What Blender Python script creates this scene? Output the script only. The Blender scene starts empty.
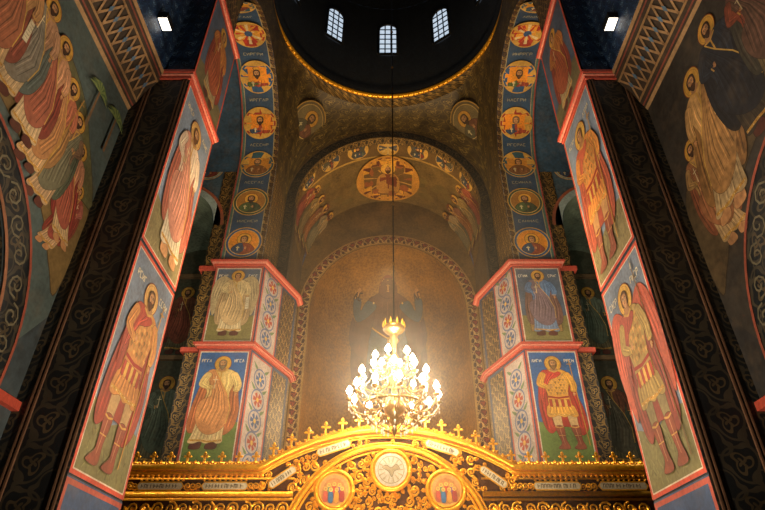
import bpy, bmesh, math, random
from mathutils import Vector, Matrix
random.seed(11)
pi=math.pi
EYE=1.6
def lin(c):
    if isinstance(c,str):
        c=c.lstrip('#'); c=tuple(int(c[i:i+2],16)/255 for i in (0,2,4))
    return tuple((x/12.92 if x<=0.04045 else ((x+0.055)/1.055)**2.4) for x in c)
def L_(c): return lin(c) if isinstance(c,str) else c
def shade(c,f): return tuple(min(1,x*f) for x in L_(c))
def mixc(a,b,t):
    a=L_(a); b=L_(b); return tuple(a[i]*(1-t)+b[i]*t for i in range(3))
# ---------------------------------------------------------------- materials
def newmat(name):
    m=bpy.data.materials.new(name); m.use_nodes=True
    nt=m.node_tree; b=nt.nodes['Principled BSDF']; return m,nt,b
def N(nt,t,**k):
    n=nt.nodes.new(t)
    for a,v in k.items(): setattr(n,a,v)
    return n
def mth(nt,op,a,b=None,c=None):
    n=N(nt,'ShaderNodeMath',operation=op)
    for i,x in enumerate((a,b,c)):
        if x is None: continue
        if isinstance(x,(int,float)): n.inputs[i].default_value=x
        else: nt.links.new(x,n.inputs[i])
    return n.outputs[0]
def mixn(nt,fac,a,b,blend='MIX'):
    n=N(nt,'ShaderNodeMixRGB',blend_type=blend)
    for i,x in enumerate((fac,a,b)):
        if isinstance(x,(int,float)): n.inputs[i].default_value=x
        elif isinstance(x,tuple): n.inputs[i].default_value=(*x[:3],1)
        else: nt.links.new(x,n.inputs[i])
    return n.outputs[0]
def rng(nt,src,a,b,c,d):
    r=N(nt,'ShaderNodeMapRange'); 
    for i,x in enumerate((a,b,c,d)): r.inputs[i+1].default_value=x
    nt.links.new(src,r.inputs[0]); return r.outputs[0]
def noise(nt,scale,detail,vec):
    n=N(nt,'ShaderNodeTexNoise'); n.inputs['Scale'].default_value=scale; n.inputs['Detail'].default_value=detail
    nt.links.new(vec,n.inputs['Vector']); return n.outputs[0]
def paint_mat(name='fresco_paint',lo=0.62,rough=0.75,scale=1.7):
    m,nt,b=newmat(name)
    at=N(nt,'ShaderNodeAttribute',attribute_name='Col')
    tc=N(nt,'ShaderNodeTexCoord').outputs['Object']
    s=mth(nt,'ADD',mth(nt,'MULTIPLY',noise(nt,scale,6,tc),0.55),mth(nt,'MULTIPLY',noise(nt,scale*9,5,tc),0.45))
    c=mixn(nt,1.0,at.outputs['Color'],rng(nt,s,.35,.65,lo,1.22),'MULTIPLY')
    w=rng(nt,noise(nt,3.3,8,tc),.5,.75,.03,.2)
    c=mixn(nt,w,c,lin('#846c4c'),'MIX')
    nt.links.new(c,b.inputs['Base Color']); b.inputs['Roughness'].default_value=rough
    return m
def ornament(name,base,line,line2,scale,w=0.07,metal=0.0,rough=0.6):
    m,nt,b=newmat(name)
    uv=N(nt,'ShaderNodeUVMap',uv_map='UVMap')
    sc=N(nt,'ShaderNodeVectorMath',operation='SCALE'); sc.inputs['Scale'].default_value=scale
    nt.links.new(uv.outputs[0],sc.inputs[0])
    def ring(off,rad,ww,k=4.0,amp=.05):
        ad=N(nt,'ShaderNodeVectorMath',operation='ADD'); ad.inputs[1].default_value=(off,off,0)
        nt.links.new(sc.outputs[0],ad.inputs[0])
        fr=N(nt,'ShaderNodeVectorMath',operation='FRACTION'); nt.links.new(ad.outputs[0],fr.inputs[0])
        sb=N(nt,'ShaderNodeVectorMath',operation='SUBTRACT'); sb.inputs[1].default_value=(.5,.5,0); nt.links.new(fr.outputs[0],sb.inputs[0])
        ml=N(nt,'ShaderNodeVectorMath',operation='MULTIPLY'); ml.inputs[1].default_value=(1,1,0); nt.links.new(sb.outputs[0],ml.inputs[0])
        ln=N(nt,'ShaderNodeVectorMath',operation='LENGTH'); nt.links.new(ml.outputs[0],ln.inputs[0])
        sx=N(nt,'ShaderNodeSeparateXYZ'); nt.links.new(sb.outputs[0],sx.inputs[0])
        ang=mth(nt,'ARCTAN2',sx.outputs[1],sx.outputs[0])
        pet=mth(nt,'MULTIPLY',mth(nt,'SINE',mth(nt,'ADD',mth(nt,'MULTIPLY',ang,k),mth(nt,'MULTIPLY',ln.outputs['Value'],9.0))),amp)
        d=mth(nt,'ABSOLUTE',mth(nt,'SUBTRACT',mth(nt,'ADD',ln.outputs['Value'],pet),rad))
        return mth(nt,'LESS_THAN',d,ww)
    a=mth(nt,'MAXIMUM',ring(0,.42,w*.6,3.0,.06),ring(.5,.30,w*.6,2.0,.09))
    c=mth(nt,'MAXIMUM',ring(0,.0,.09),ring(0,.2,w*.5,3.0,.07))
    col=mixn(nt,a,lin(base),lin(line)); col=mixn(nt,c,col,lin(line2))
    tc=N(nt,'ShaderNodeTexCoord').outputs['Object']
    col=mixn(nt,1.0,col,rng(nt,noise(nt,2.5,5,tc),.3,.7,.5,1.25),'MULTIPLY')
    nt.links.new(col,b.inputs['Base Color']); b.inputs['Roughness'].default_value=rough; b.inputs['Metallic'].default_value=metal
    return m
def plain(name,col,rough=.5,metal=0,bump=0,bscale=20,emis=None,estr=0):
    m,nt,b=newmat(name)
    tc=N(nt,'ShaderNodeTexCoord').outputs['Object']; n1=noise(nt,bscale,4,tc)
    nt.links.new(mixn(nt,1.0,lin(col),rng(nt,n1,.3,.7,.75,1.1),'MULTIPLY'),b.inputs['Base Color'])
    b.inputs['Roughness'].default_value=rough; b.inputs['Metallic'].default_value=metal
    if bump:
        bp=N(nt,'ShaderNodeBump'); bp.inputs['Strength'].default_value=bump; bp.inputs['Distance'].default_value=.03
        nt.links.new(n1,bp.inputs['Height']); nt.links.new(bp.outputs[0],b.inputs['Normal'])
    if emis:
        b.inputs['Emission Color'].default_value=(*lin(emis),1); b.inputs['Emission Strength'].default_value=estr
    return m
def mosaic(name,c1,c2):
    m,nt,b=newmat(name)
    tc=N(nt,'ShaderNodeTexCoord').outputs['Object']
    v=N(nt,'ShaderNodeTexVoronoi'); v.inputs['Scale'].default_value=9; nt.links.new(tc,v.inputs['Vector'])
    f=mth(nt,'ADD',mth(nt,'MULTIPLY',v.outputs['Distance'],.6),mth(nt,'MULTIPLY',noise(nt,.9,7,tc),.9))
    f=mth(nt,'SUBTRACT',f,.25)
    nt.links.new(mixn(nt,f,lin(c1),lin(c2)),b.inputs['Base Color'])
    b.inputs['Roughness'].default_value=.5; b.inputs['Metallic'].default_value=.15
    return m
PAINT=paint_mat()
DIM=paint_mat('dim_fresco_paint',.4,.8,1.1)  # darker copy of the paint, shadow of the background frescoes put into it
ORN_DARK=ornament('dark_scroll_ornament','#12171a','#3e382c','#504430',1.9)
ORN_BAND=ornament('ochre_band_ornament','#33281e','#9a7a44','#6d4b2e',3.2)
ORN_BLUE=ornament('blue_spotted_ornament','#132a4c','#28486e','#5c7c9c',3.0,.05)
ORN_GOLD=ornament('gold_dark_ornament','#2c2418','#8a6a34','#a88444',2.6)
ORN_PEND=ornament('pendentive_ornament','#4c3e26','#6c5a2c','#86703a',1.3,.04)
ORN_APSE=ornament('apse_arch_ornament','#4c2c20','#d0a868','#a84030',2.7,.07)
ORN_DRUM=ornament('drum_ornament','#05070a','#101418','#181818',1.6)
CORN=plain('salmon_cornice_plaster','#c0503c',.6)
CORN2=plain('pink_cornice_course','#d88a74',.6)  # paler pink for the middle course of the cornice
GOLD=plain('carved_gilding','#ffb42a',.3,.55,.5,14)
GOLDB=plain('shaded_gilt_recess','#5c3006',.5,.5,.8,18)  # darkened gilding: shade of the crevices behind the carving put into the colour
BRASS=plain('brass','#9c7a48',.32,.75)
WHITE=plain('cartouche_white','#c4b496',.6)
CANDLE=plain('candle_wax','#e8dcc0',.5)
BULB=plain('lit_bulb','#fff4e4',.5,0,0,20,'#fff0d8',90)
PANE=plain('daylight_pane','#dfe8f0',.3,0,0,20,'#c9dcf0',.85)
LAMP=plain('floodlight_glass','#ffffff',.3,0,0,20,'#fff4e2',3)
BLACK=plain('black_metal','#15130f',.5,.3)
STONE=plain('floor_stone','#4a3c30',.35)
CRYS=plain('crystal_drops','#e8dcc8',.1,.3)
APSEM=mosaic('apse_gold_mosaic','#43290c','#b8822c')

# ---------------------------------------------------------------- mesh builder
class MB:
    def __init__(s): s.v=[];s.f=[];s.m=[];s.c=[];s.uv=[];s.sm=[];s.mats=[]
    def mi(s,mat):
        if mat not in s.mats: s.mats.append(mat)
        return s.mats.index(mat)
    def face(s,pts,mat,col=(1,1,1),uv=None,smooth=False):
        b=len(s.v); s.v+= [tuple(p) for p in pts]; idx=list(range(b,b+len(pts)))
        s.addf(idx,mat,col,uv,smooth)
    def addf(s,idx,mat,col=(1,1,1),uv=None,smooth=False):
        if uv is None:
            p=[Vector(s.v[i]) for i in idx]; n=Vector((0,0,0))
            for i in range(1,len(p)-1): n+=(p[i]-p[0]).cross(p[i+1]-p[0])
            if n.length<1e-9: n=Vector((0,0,1))
            n.normalize()
            U=Vector((0,0,1)).cross(n)
            if U.length<.1: U=Vector((1,0,0))
            U.normalize(); V=n.cross(U)
            uv=[(q.dot(U),q.dot(V)) for q in p]
        s.f.append(idx); s.m.append(s.mi(mat)); s.c.append(L_(col)); s.uv.append(uv); s.sm.append(smooth)
    def grid(s,fn,us,vs,mat,col=(1,1,1),uvfn=None,smooth=True):
        b=len(s.v); nv=len(vs)
        for u in us:
            for v in vs: s.v.append(tuple(fn(u,v)))
        for i in range(len(us)-1):
            for j in range(nv-1):
                idx=[b+i*nv+j,b+(i+1)*nv+j,b+(i+1)*nv+j+1,b+i*nv+j+1]
                cs=[(us[i],vs[j]),(us[i+1],vs[j]),(us[i+1],vs[j+1]),(us[i],vs[j+1])]
                uv=[uvfn(*c) for c in cs] if uvfn else [c for c in cs]
                s.addf(idx,mat,col,uv,smooth)
    def prism(s,poly,z0,z1,mat,col=(1,1,1),sidem=None,cap=True):
        n=len(poly)
        for i in range(n):
            a=poly[i];b=poly[(i+1)%n]
            m=sidem[i] if sidem and sidem[i] else mat
            s.face([(a[0],a[1],z0),(b[0],b[1],z0),(b[0],b[1],z1),(a[0],a[1],z1)],m,col)
        if cap:
            s.face([(p[0],p[1],z0) for p in poly],mat,col); s.face([(p[0],p[1],z1) for p in poly],mat,col)
    def box(s,x0,x1,y0,y1,z0,z1,mat,col=(1,1,1)):
        s.prism([(x0,y0),(x1,y0),(x1,y1),(x0,y1)],z0,z1,mat,col)
    def tube(s,pts,rad,mat,sides=6,col=(1,1,1)):
        P=[Vector(p) for p in pts]; n=len(P)
        if not isinstance(rad,(list,tuple)): rad=[rad]*n
        b=len(s.v)
        for i in range(n):
            t=(P[min(i+1,n-1)]-P[max(i-1,0)])
            if t.length<1e-9: t=Vector((0,0,1))
            t.normalize()
            ref=Vector((0,1,0)) if abs(t.y)<.9 else Vector((1,0,0))
            a=t.cross(ref).normalized(); c=t.cross(a)
            for k in range(sides):
                q=P[i]+(a*math.cos(2*pi*k/sides)+c*math.sin(2*pi*k/sides))*rad[i]; s.v.append(tuple(q))
        for i in range(n-1):
            for k in range(sides):
                s.addf([b+i*sides+k,b+i*sides+(k+1)%sides,b+(i+1)*sides+(k+1)%sides,b+(i+1)*sides+k],mat,col,None,True)
        s.addf([b+k for k in range(sides)],mat,col); s.addf([b+(n-1)*sides+k for k in range(sides)],mat,col)
    def lathe(s,prof,cx,cy,mat,seg=24,col=(1,1,1),a0=0,a1=2*pi):
        s.grid(lambda a,i:(cx+prof[i][0]*math.cos(a),cy+prof[i][0]*math.sin(a),prof[i][1]),
               [a0+(a1-a0)*k/seg for k in range(seg+1)],list(range(len(prof))),mat,col,
               lambda a,i:(a*prof[i][0],prof[i][1]))
    def build(s,name,parent=None):
        me=bpy.data.meshes.new(name); me.from_pydata(s.v,[],s.f)
        for m in s.mats: me.materials.append(m)
        me.uv_layers.new(name='UVMap'); me.color_attributes.new('Col','FLOAT_COLOR','CORNER')
        uvs=[];cols=[]
        for i in range(len(s.f)):
            for k in range(len(s.f[i])):
                uvs+=[s.uv[i][k][0],s.uv[i][k][1]]; cols+=[s.c[i][0],s.c[i][1],s.c[i][2],1.0]
        me.uv_layers['UVMap'].data.foreach_set('uv',uvs)
        me.color_attributes['Col'].data.foreach_set('color',cols)
        me.polygons.foreach_set('material_index',s.m); me.polygons.foreach_set('use_smooth',s.sm)
        me.update()
        o=bpy.data.objects.new(name,me); bpy.context.collection.objects.link(o)
        if parent: o.parent=parent
        return o
def lsp(a,b,n): return [a+(b-a)*i/(n-1) for i in range(n)]
def offs(poly,d):
    n=len(poly)
    area=sum(poly[i][0]*poly[(i+1)%n][1]-poly[(i+1)%n][0]*poly[i][1] for i in range(n))
    sg=1 if area>0 else -1; out=[]
    for i in range(n):
        a=Vector(poly[i-1]);b=Vector(poly[i]);c=Vector(poly[(i+1)%n])
        e1=(b-a).normalized(); e2=(c-b).normalized()
        n1=Vector((e1.y,-e1.x))*sg; n2=Vector((e2.y,-e2.x))*sg
        m=(n1+n2); m=m/max(.3,(1+n1.dot(n2))); out.append((b.x+m.x*d,b.y+m.y*d))
    return out
def cornice(mb,poly,z0,h,d):
    mb.prism(offs(poly,d*.4),z0,z0+h*.4,CORN)
    mb.prism(offs(poly,d*.75),z0+h*.4,z0+h*.65,CORN2)
    mb.prism(offs(poly,d),z0+h*.65,z0+h,CORN)
# ---------------------------------------------------------------- painter
def smooth(pts,n=5):
    out=[];m=len(pts)
    for i in range(m):
        p0,p1,p2,p3=[pts[(i+k)%m] for k in (-1,0,1,2)]
        for k in range(n):
            t=k/n
            out.append(tuple(.5*(2*p1[j]+(p2[j]-p0[j])*t+(2*p0[j]-5*p1[j]+4*p2[j]-p3[j])*t*t+(3*p1[j]-p0[j]-3*p2[j]+p3[j])*t**3) for j in (0,1)))
    return out
def circ(x,y,r,n=28,ry=None):
    ry=ry or r
    return [(x+r*math.cos(2*pi*k/n),y+ry*math.sin(2*pi*k/n)) for k in range(n)]
def limbp(ps,ws):
    L=[];R=[];n=len(ps)
    for i in range(n):
        a=Vector(ps[max(i-1,0)]);b=Vector(ps[min(i+1,n-1)]); t=(b-a)
        if t.length<1e-9: t=Vector((1,0))
        t.normalize(); nn=Vector((-t.y,t.x))*ws[i]; p=Vector(ps[i])
        L.append(tuple(p+nn)); R.append(tuple(p-nn))
    return L+R[::-1]
class Canvas:
    def __init__(s,mapf,curved=0,dk=.00006,base=.006,mat=None):
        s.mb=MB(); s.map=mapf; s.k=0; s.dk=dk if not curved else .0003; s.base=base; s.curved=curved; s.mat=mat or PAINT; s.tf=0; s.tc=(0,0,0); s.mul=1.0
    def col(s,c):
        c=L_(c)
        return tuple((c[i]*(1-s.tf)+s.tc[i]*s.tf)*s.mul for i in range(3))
    def poly(s,pts,col=(1,1,1),mat=None):
        s.k+=1; off=s.base+s.k*s.dk; c=s.col(col); m=mat or s.mat
        if not s.curved:
            s.mb.face([s.map(p[0],p[1],off) for p in pts],m,c,[tuple(p) for p in pts]); return
        bm=bmesh.new(); vs=[bm.verts.new((p[0],p[1],0)) for p in pts]
        try: bm.faces.new(vs)
        except Exception: bm.free(); return
        g=s.curved
        for ax in (0,1):
            lo=min(p[ax] for p in pts); hi=max(p[ax] for p in pts)
            k=math.floor(lo/g)+1
            while k*g<hi:
                co=[0,0,0]; co[ax]=k*g; no=[0,0,0]; no[ax]=1
                bmesh.ops.bisect_plane(bm,geom=bm.verts[:]+bm.edges[:]+bm.faces[:],plane_co=co,plane_no=no,dist=1e-5)
                k+=1
        bmesh.ops.triangulate(bm,faces=[f for f in bm.faces if len(f.verts)>4])
        for f in bm.faces:
            pp=[(v.co.x,v.co.y) for v in f.verts]
            s.mb.face([s.map(p[0],p[1],off) for p in pp],m,c,pp)
        bm.free()
    def rect(s,x0,x1,y0,y1,col=(1,1,1),mat=None): s.poly([(x0,y0),(x1,y0),(x1,y1),(x0,y1)],col,mat)
    def frame(s,x0,x1,y0,y1,w,col,mat=None):
        s.rect(x0,x1,y0,y0+w,col,mat); s.rect(x0,x1,y1-w,y1,col,mat); s.rect(x0,x0+w,y0,y1,col,mat); s.rect(x1-w,x1,y0,y1,col,mat)
    def line(s,ps,ws,col): s.poly(limbp(ps,ws),col)
    def loop(s,pts,w,col):
        s.k+=1; off=s.base+s.k*s.dk; n=len(pts); c=s.col(col)
        for i in range(n):
            a=Vector(pts[i]);b=Vector(pts[(i+1)%n]); t=b-a
            if t.length<1e-7: continue
            t.normalize(); nn=Vector((-t.y,t.x))*w*.5
            q=[a+nn,b+nn,b-nn,a-nn]
            s.mb.face([s.map(p.x,p.y,off) for p in q],s.mat,c,[tuple(p) for p in q])
    def shape(s,pts,col,ow=0,sm=True,dark=.35):
        p=smooth(pts) if sm else pts
        s.poly(p,col)
        if ow: s.loop(p,ow,shade(col,dark))
    def mottle(s,x0,x1,y0,y1,col,n,r):
        for k in range(n):
            x=random.uniform(x0+r,x1-r); y=random.uniform(y0+r*.7,y1-r*.7); q=random.uniform(.4,1)*r
            pts=[(x+q*random.uniform(.7,1)*math.cos(a),y+q*.6*random.uniform(.7,1)*math.sin(a)) for a in lsp(0,2*pi*7/8,8)]
            s.shape(pts,shade(col,random.uniform(.82,1.18)))
    def build(s,name,parent=None): return s.mb.build(name,parent)
def flat(O,U,V,Nn):
    O,U,V,Nn=Vector(O),Vector(U).normalized(),Vector(V).normalized(),Vector(Nn).normalized()
    return lambda u,v,o:O+U*u+V*v+Nn*o
def text(C,x,y,w,h,col,n=8,wt=.09):
    cw=w/n
    for i in range(n):
        a=x+i*cw+cw*.12; b=a+cw*.66; k=random.randint(0,5); t=h*wt
        st=[[(a,y),(a,y+h)]]
        if k==0: st+=[[(b,y),(b,y+h)],[(a,y+h/2),(b,y+h/2)]]
        elif k==1: st+=[[(a,y+h),(b,y+h)],[(b,y+h),(b,y+h*.5)],[(a,y+h*.5),(b,y+h*.5)]]
        elif k==2: st+=[[(a,y),(b,y)],[(a,y+h),(b,y+h)]]
        elif k==3: st=[[(a,y),((a+b)/2,y+h)],[((a+b)/2,y+h),(b,y)]]
        elif k==4: st+=[[(a,y),(b,y+h)],[(b,y),(b,y+h)]]
        else: st+=[[(a,y+h),(b,y+h)]]
        for q in st: C.line(q,[t,t],col)
def face_head(C,X,Y,r,skin,hair,beard,fl=1):
    P=lambda pts:[(X+fl*a*r,Y+b*r) for a,b in pts]
    lw=r*.07
    C.shape(P([(-.92,.1),(-.85,.75),(-.3,1.14),(.4,1.12),(.88,.7),(.94,.1),(.86,-.55),(.55,-.72),(-.55,-.72),(-.86,-.55)]),hair,lw)
    for k in range(7):
        a=pi*(.12+.127*k); C.line(P([(.72*math.cos(a),.1+.72*math.sin(a)),(.95*math.cos(a),.12+.98*math.sin(a))]),[lw*.3,lw*.6],shade(hair,2.2))
    C.shape(P([(-.66,.25),(-.5,.7),(0,.84),(.5,.7),(.66,.25),(.6,-.35),(.3,-.88),(0,-1.02),(-.3,-.88),(-.6,-.35)]),skin,lw)
    C.shape(P([(.3,.62),(.55,.5),(.6,.1),(.53,-.4),(.25,-.8),(.42,-.1)]),shade(skin,.66))
    C.shape(P([(-.45,.5),(-.1,.65),(-.05,.4),(-.4,.35)]),shade(skin,1.25)); C.shape(P([(-.5,-.05),(-.25,-.0),(-.25,-.3),(-.45,-.3)]),shade(skin,1.2))
    if beard:
        C.shape(P([(-.62,-.1),(-.45,-.4),(-.12,-.3),(0,-.34),(.12,-.3),(.45,-.4),(.62,-.1),(.58,-.75),(.25,-1.3),(0,-1.45),(-.25,-1.3),(-.58,-.75)]),hair,lw)
        for k in range(5): C.line(P([(-.4+.2*k,-.55),(-.2+.1*k,-1.2)]),[lw*.6,lw*.2],shade(hair,2.0))
    dk='#2a1710'
    for q in (-.28,.28):
        C.line(P([(q-.18,.32),(q,.39),(q+.18,.32)]),[lw*.4,lw*.8,lw*.4],dk)
        C.poly(circ(X+fl*q*r,Y+.15*r,r*.14,10,r*.075),'#dccfb8'); C.poly(circ(X+fl*q*r,Y+.15*r,r*.075,8),dk)
        C.line(P([(q-.16,.2),(q,.25),(q+.16,.2)]),[lw*.3]*3,dk)
    C.line(P([(-.03,.25),(.09,-.13),(-.06,-.18)]),[lw*.4]*3,shade(skin,.4))
    C.line(P([(-.18,-.42),(0,-.38),(.18,-.42)]),[lw*.4,lw*.9,lw*.4],'#8a3a2c')
def hand(C,x,y,r,skin,ang=pi/2):
    c,s_=math.cos(ang),math.sin(ang)
    R=lambda a,b:(x+(a*c-b*s_)*r,y+(a*s_+b*c)*r)
    C.poly([R(*p) for p in circ(0,0,.55,12)],skin)
    for k,(b,l) in enumerate([(-.4,1.1),(-.14,1.35),(.14,1.3),(.4,1.05)]): C.line([R(0.2,b*.8),R(l,b*1.25)],[r*.13,r*.09],skin)
    C.line([R(-.2,.35),R(.45,.95)],[r*.16,r*.1],skin)
def saint(C,x0,y0,h,robe='#a8763a',cloak='#9a3f30',under='#6a7a8a',skin='#c8925f',hair='#3a2415',beard=True,kind='robe',prop='cross',fl=1,halo='#d8a440',wid=1.0,wings=False,lean=0.0,wcol='#b8a47a'):
    S=lambda pts:[(x0+fl*x*h*wid+lean*(y-.45)*h*(1-y)*2,y0+y*h) for x,y in pts]
    o=h*.003
    j=lambda a:random.uniform(-a,a)
    def folds(A,B,n,base,w=.004,dk=.42,lt=1.7):
        for k in range(n):
            t=(k+.5)/n; P=[(a[0]*(1-t)+b[0]*t+j(.004),a[1]*(1-t)+b[1]*t) for a,b in zip(A,B)]
            s0=random.choice((0,0,1)) if len(P)>3 else 0
            P=P[s0:]; m=len(P); ws=[h*w*random.uniform(.6,1.3)*math.sin(pi*(i+.35)/(m-.3+.35)) for i in range(m)]
            C.line(S(P),ws,shade(base,(dk,lt,.72,1.25)[k%4]))
    if wings:
        for q in (-1,1):
            C.shape(S([(q*.05,.8),(q*.16,.9),(q*.25,.8),(q*.27,.55),(q*.22,.28),(q*.17,.4),(q*.1,.6)]),wcol,o)
            for k in range(8): C.line(S([(q*(.1+.016*k),.84),(q*(.14+.016*k),.6),(q*(.17+.01*k),.38+.03*k)]),[h*.001,h*.004,h*.001],shade(wcol,.45) if k%2 else shade(wcol,1.6))
    hx,hy=S([(0,.905)])[0]
    C.poly(circ(hx,hy,.094*h,32),'#7a3a1a'); C.poly(circ(hx,hy,.088*h,32),halo); C.loop(circ(hx,hy,.076*h,32),h*.003,shade(halo,.6))
    if cloak:
        cb=shade(cloak,.75)
        C.shape(S([(-.07,.835),(-.13,.79),(-.165,.62),(-.19,.42),(-.185,.22),(-.14,.14),(-.06,.2),(.05,.2),(.12,.12),(.19,.2),(.2,.38),(.17,.55),(.15,.72),(.12,.8),(.07,.835)]),cb,o)
        folds([(-.1,.8),(-.15,.6),(-.175,.4),(-.165,.18)],[(-.03,.8),(-.06,.6),(-.06,.4),(-.07,.22)],7,cb,.005)
        folds([(.04,.8),(.07,.6),(.08,.4),(.07,.22)],[(.11,.8),(.155,.6),(.185,.38),(.17,.2)],7,cb,.005)
    if kind=='warrior':
        for q in (-.06,.075):
            C.shape(S([(q-.032,.38),(q-.036,.26),(q-.022,.12),(q-.02,.05),(q-.055,.0),(q+.03,.0),(q+.025,.1),(q+.036,.25),(q+.038,.38)]),mixc(under,'#8a7050',.4),o)
            C.shape(S([(q-.034,.21),(q-.025,.1),(q-.022,.04),(q-.062,-.012),(q+.036,-.012),(q+.028,.08),(q+.036,.21)]),'#8a4630',o)
            C.line(S([(q-.034,.21),(q,.2),(q+.036,.21)]),[h*.005]*3,'#c89a4a'); C.line(S([(q-.025,.12),(q+.03,.12)]),[h*.003]*2,'#c89a4a')
            C.line(S([(q,.19),(q+.002,.03)]),[h*.004,h*.002],'#b8805c')
        hem=.32
    else:
        for q in (-.06,.065): C.shape(S([(q-.03,.07),(q-.05,-.01),(q+.035,-.012),(q+.03,.07)]),skin if kind=='apostle' else '#5a2c20',o)
        hem=.05
    low=under if kind!='warrior' else robe
    C.shape(S([(-.075,.6),(-.1,.45),(-.12,hem+.1),(-.135,hem+.005),(-.09,hem-.012),(-.04,hem+.008),(.01,hem-.012),(.06,hem+.006),(.1,hem-.012),(.135,hem+.008),(.12,hem+.1),(.1,.45),(.075,.6)]),low,o)
    folds([(-.07,.56),(-.09,.5*(.56+hem)),(-.115,hem+.03)],[(.07,.56),(.09,.5*(.56+hem)),(.115,hem+.03)],15,low,.0035)
    C.line(S([(-.128,hem+.022),(-.04,hem+.02),(.03,hem+.008),(.128,hem+.022)]),[h*.009]*4,'#c8983f')
    for k in range(12):
        px,py=S([(-.12+.022*k,hem+.018)])[0]; C.poly(circ(px,py,h*.0035,6),'#8a2f26' if k%2 else '#e8dcb4')
    C.shape(S([(-.05,.84),(-.11,.805),(-.12,.7),(-.09,.56),(-.095,.47),(0,.455),(.095,.47),(.09,.56),(.12,.7),(.11,.805),(.05,.84),(0,.825)]),robe,o)
    if kind=='warrior':
        for r_ in range(8):
            for c_ in range(6):
                C.shape(S([(-.075+.029*c_+(.014 if r_%2 else 0)+a*.013,.775-.03*r_+b*.017) for a,b in ((-1,.6),(0,1),(1,.6),(0,-1))]),shade('#c0904c',.5+.25*((r_*2+c_)%4)),0,False)
        C.line(S([(-.092,.53),(0,.515),(.092,.53)]),[h*.01]*3,'#9a2c20'); C.line(S([(-.11,.795),(0,.77),(.11,.795)]),[h*.007]*3,'#c89a4a')
        for k in range(7):
            q=-.09+.026*k; C.shape(S([(q,.5),(q+.024,.5),(q+.026,.43),(q+.012,.415),(q-.002,.43)]),('#a83c28','#d8aa50')[k%2],o*.7,False)
        C.shape(S([(-.115,.815),(-.03,.83),(.06,.8),(.02,.75),(-.07,.7),(-.115,.6),(-.15,.45),(-.16,.66)]),cloak,o)
        folds([(-.1,.8),(-.13,.66),(-.14,.5)],[(.03,.79),(-.04,.74),(-.12,.58)],7,cloak,.005)
    else:
        folds([(-.08,.79),(-.1,.68),(-.07,.5)],[(.08,.79),(.1,.68),(.07,.5)],11,robe,.0035)
        C.line(S([(0,.82),(.0,.46)]),[h*.006]*2,'#c8983f')
        if kind!='orans':
            hm=mixc(cloak,robe,.25) if cloak else shade(robe,.8)
            C.shape(S([(-.115,.81),(-.05,.835),(0,.72),(.08,.56),(.125,.4),(.12,.24),(.07,.15),(-.01,.13),(-.09,.2),(-.14,.33),(-.13,.48),(-.05,.55),(-.08,.66)]),hm,o)
            folds([(-.1,.8),(-.07,.62),(-.1,.44),(-.12,.3)],[(-.05,.82),(.05,.56),(.1,.38),(.06,.18)],13,hm,.0045)
            C.line(S([(-.05,.832),(0,.72),(.08,.56),(.125,.4),(.12,.24)]),[h*.004]*5,'#d0a850')
    C.poly(S([(-.028,.87),(-.035,.82),(0,.8),(.035,.82),(.028,.87)]),shade(skin,.7))
    C.line(S([(-.045,.828),(0,.806),(.045,.828)]),[h*.007]*3,'#c89a4a')
    if kind=='orans':
        # maphorion falling in a point over the chest, raised sleeves and veil
        C.shape(S([(-.06,.86),(-.13,.78),(-.15,.66),(-.07,.58),(0,.52),(.07,.58),(.15,.66),(.13,.78),(.06,.86),(0,.84)]),cloak,o)
        folds([(-.1,.8),(-.11,.68),(-.02,.56)],[(.1,.8),(.11,.68),(.02,.56)],11,cloak,.004)
        C.line(S([(-.15,.66),(-.07,.585),(0,.525),(.07,.585),(.15,.66)]),[h*.006]*5,'#e0b050')
        for q in (-1,1):
            C.shape(S([(q*.08,.72),(q*.17,.62),(q*.2,.64),(q*.2,.44),(q*.13,.36),(q*.1,.5)]),shade(cloak,.85),o)
            folds([(q*.11,.66),(q*.12,.5),(q*.13,.4)],[(q*.19,.62),(q*.195,.54),(q*.19,.45)],5,cloak,.004)
            C.shape(S(limbp([(q*.1,.77),(q*.165,.665),(q*.195,.78)],[.036,.042,.024])),robe,o)
            C.line(S([(q*.17,.775),(q*.215,.79)]),[h*.006]*2,'#e0b050')
            hx2,hy2=S([(q*.205,.82)])[0]; hand(C,hx2,hy2,.036*h,skin)
        a,b=S([(0,.9)])[0]
        C.shape(S([(-.06,.85),(-.062,.91),(-.035,.965),(0,.975),(.035,.965),(.062,.91),(.06,.85),(0,.82)]),cloak,o)
        for (cx_,cy_) in ((0,.955),(-.09,.78),(.09,.78)):
            px,py=S([(cx_,cy_)])[0]; C.poly(circ(px,py,h*.008,8),'#f0c860')
    else:
        C.shape(S(limbp([(-.105,.79),(-.14,.67),(-.06,.63)],[.028,.034,.022])),shade(robe,.9),o)
        folds([(-.12,.78),(-.16,.67),(-.1,.63)],[(-.08,.78),(-.12,.69),(-.07,.655)],4,robe,.003)
        C.line(S([(-.075,.65),(-.065,.61)]),[h*.005]*2,'#c89a4a'); a,b=S([(-.045,.635)])[0]; hand(C,a,b,.021*h,skin,pi/2)
        C.shape(S(limbp([(.105,.79),(.15,.67),(.145,.59)],[.028,.032,.023])),shade(robe,1.05),o)
        folds([(.09,.78),(.12,.67),(.125,.6)],[(.125,.78),(.17,.67),(.16,.6)],4,robe,.003)
        C.line(S([(.125,.592),(.165,.592)]),[h*.005]*2,'#c89a4a'); a,b=S([(.145,.565)])[0]; hand(C,a,b,.021*h,skin,-pi/2)
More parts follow.
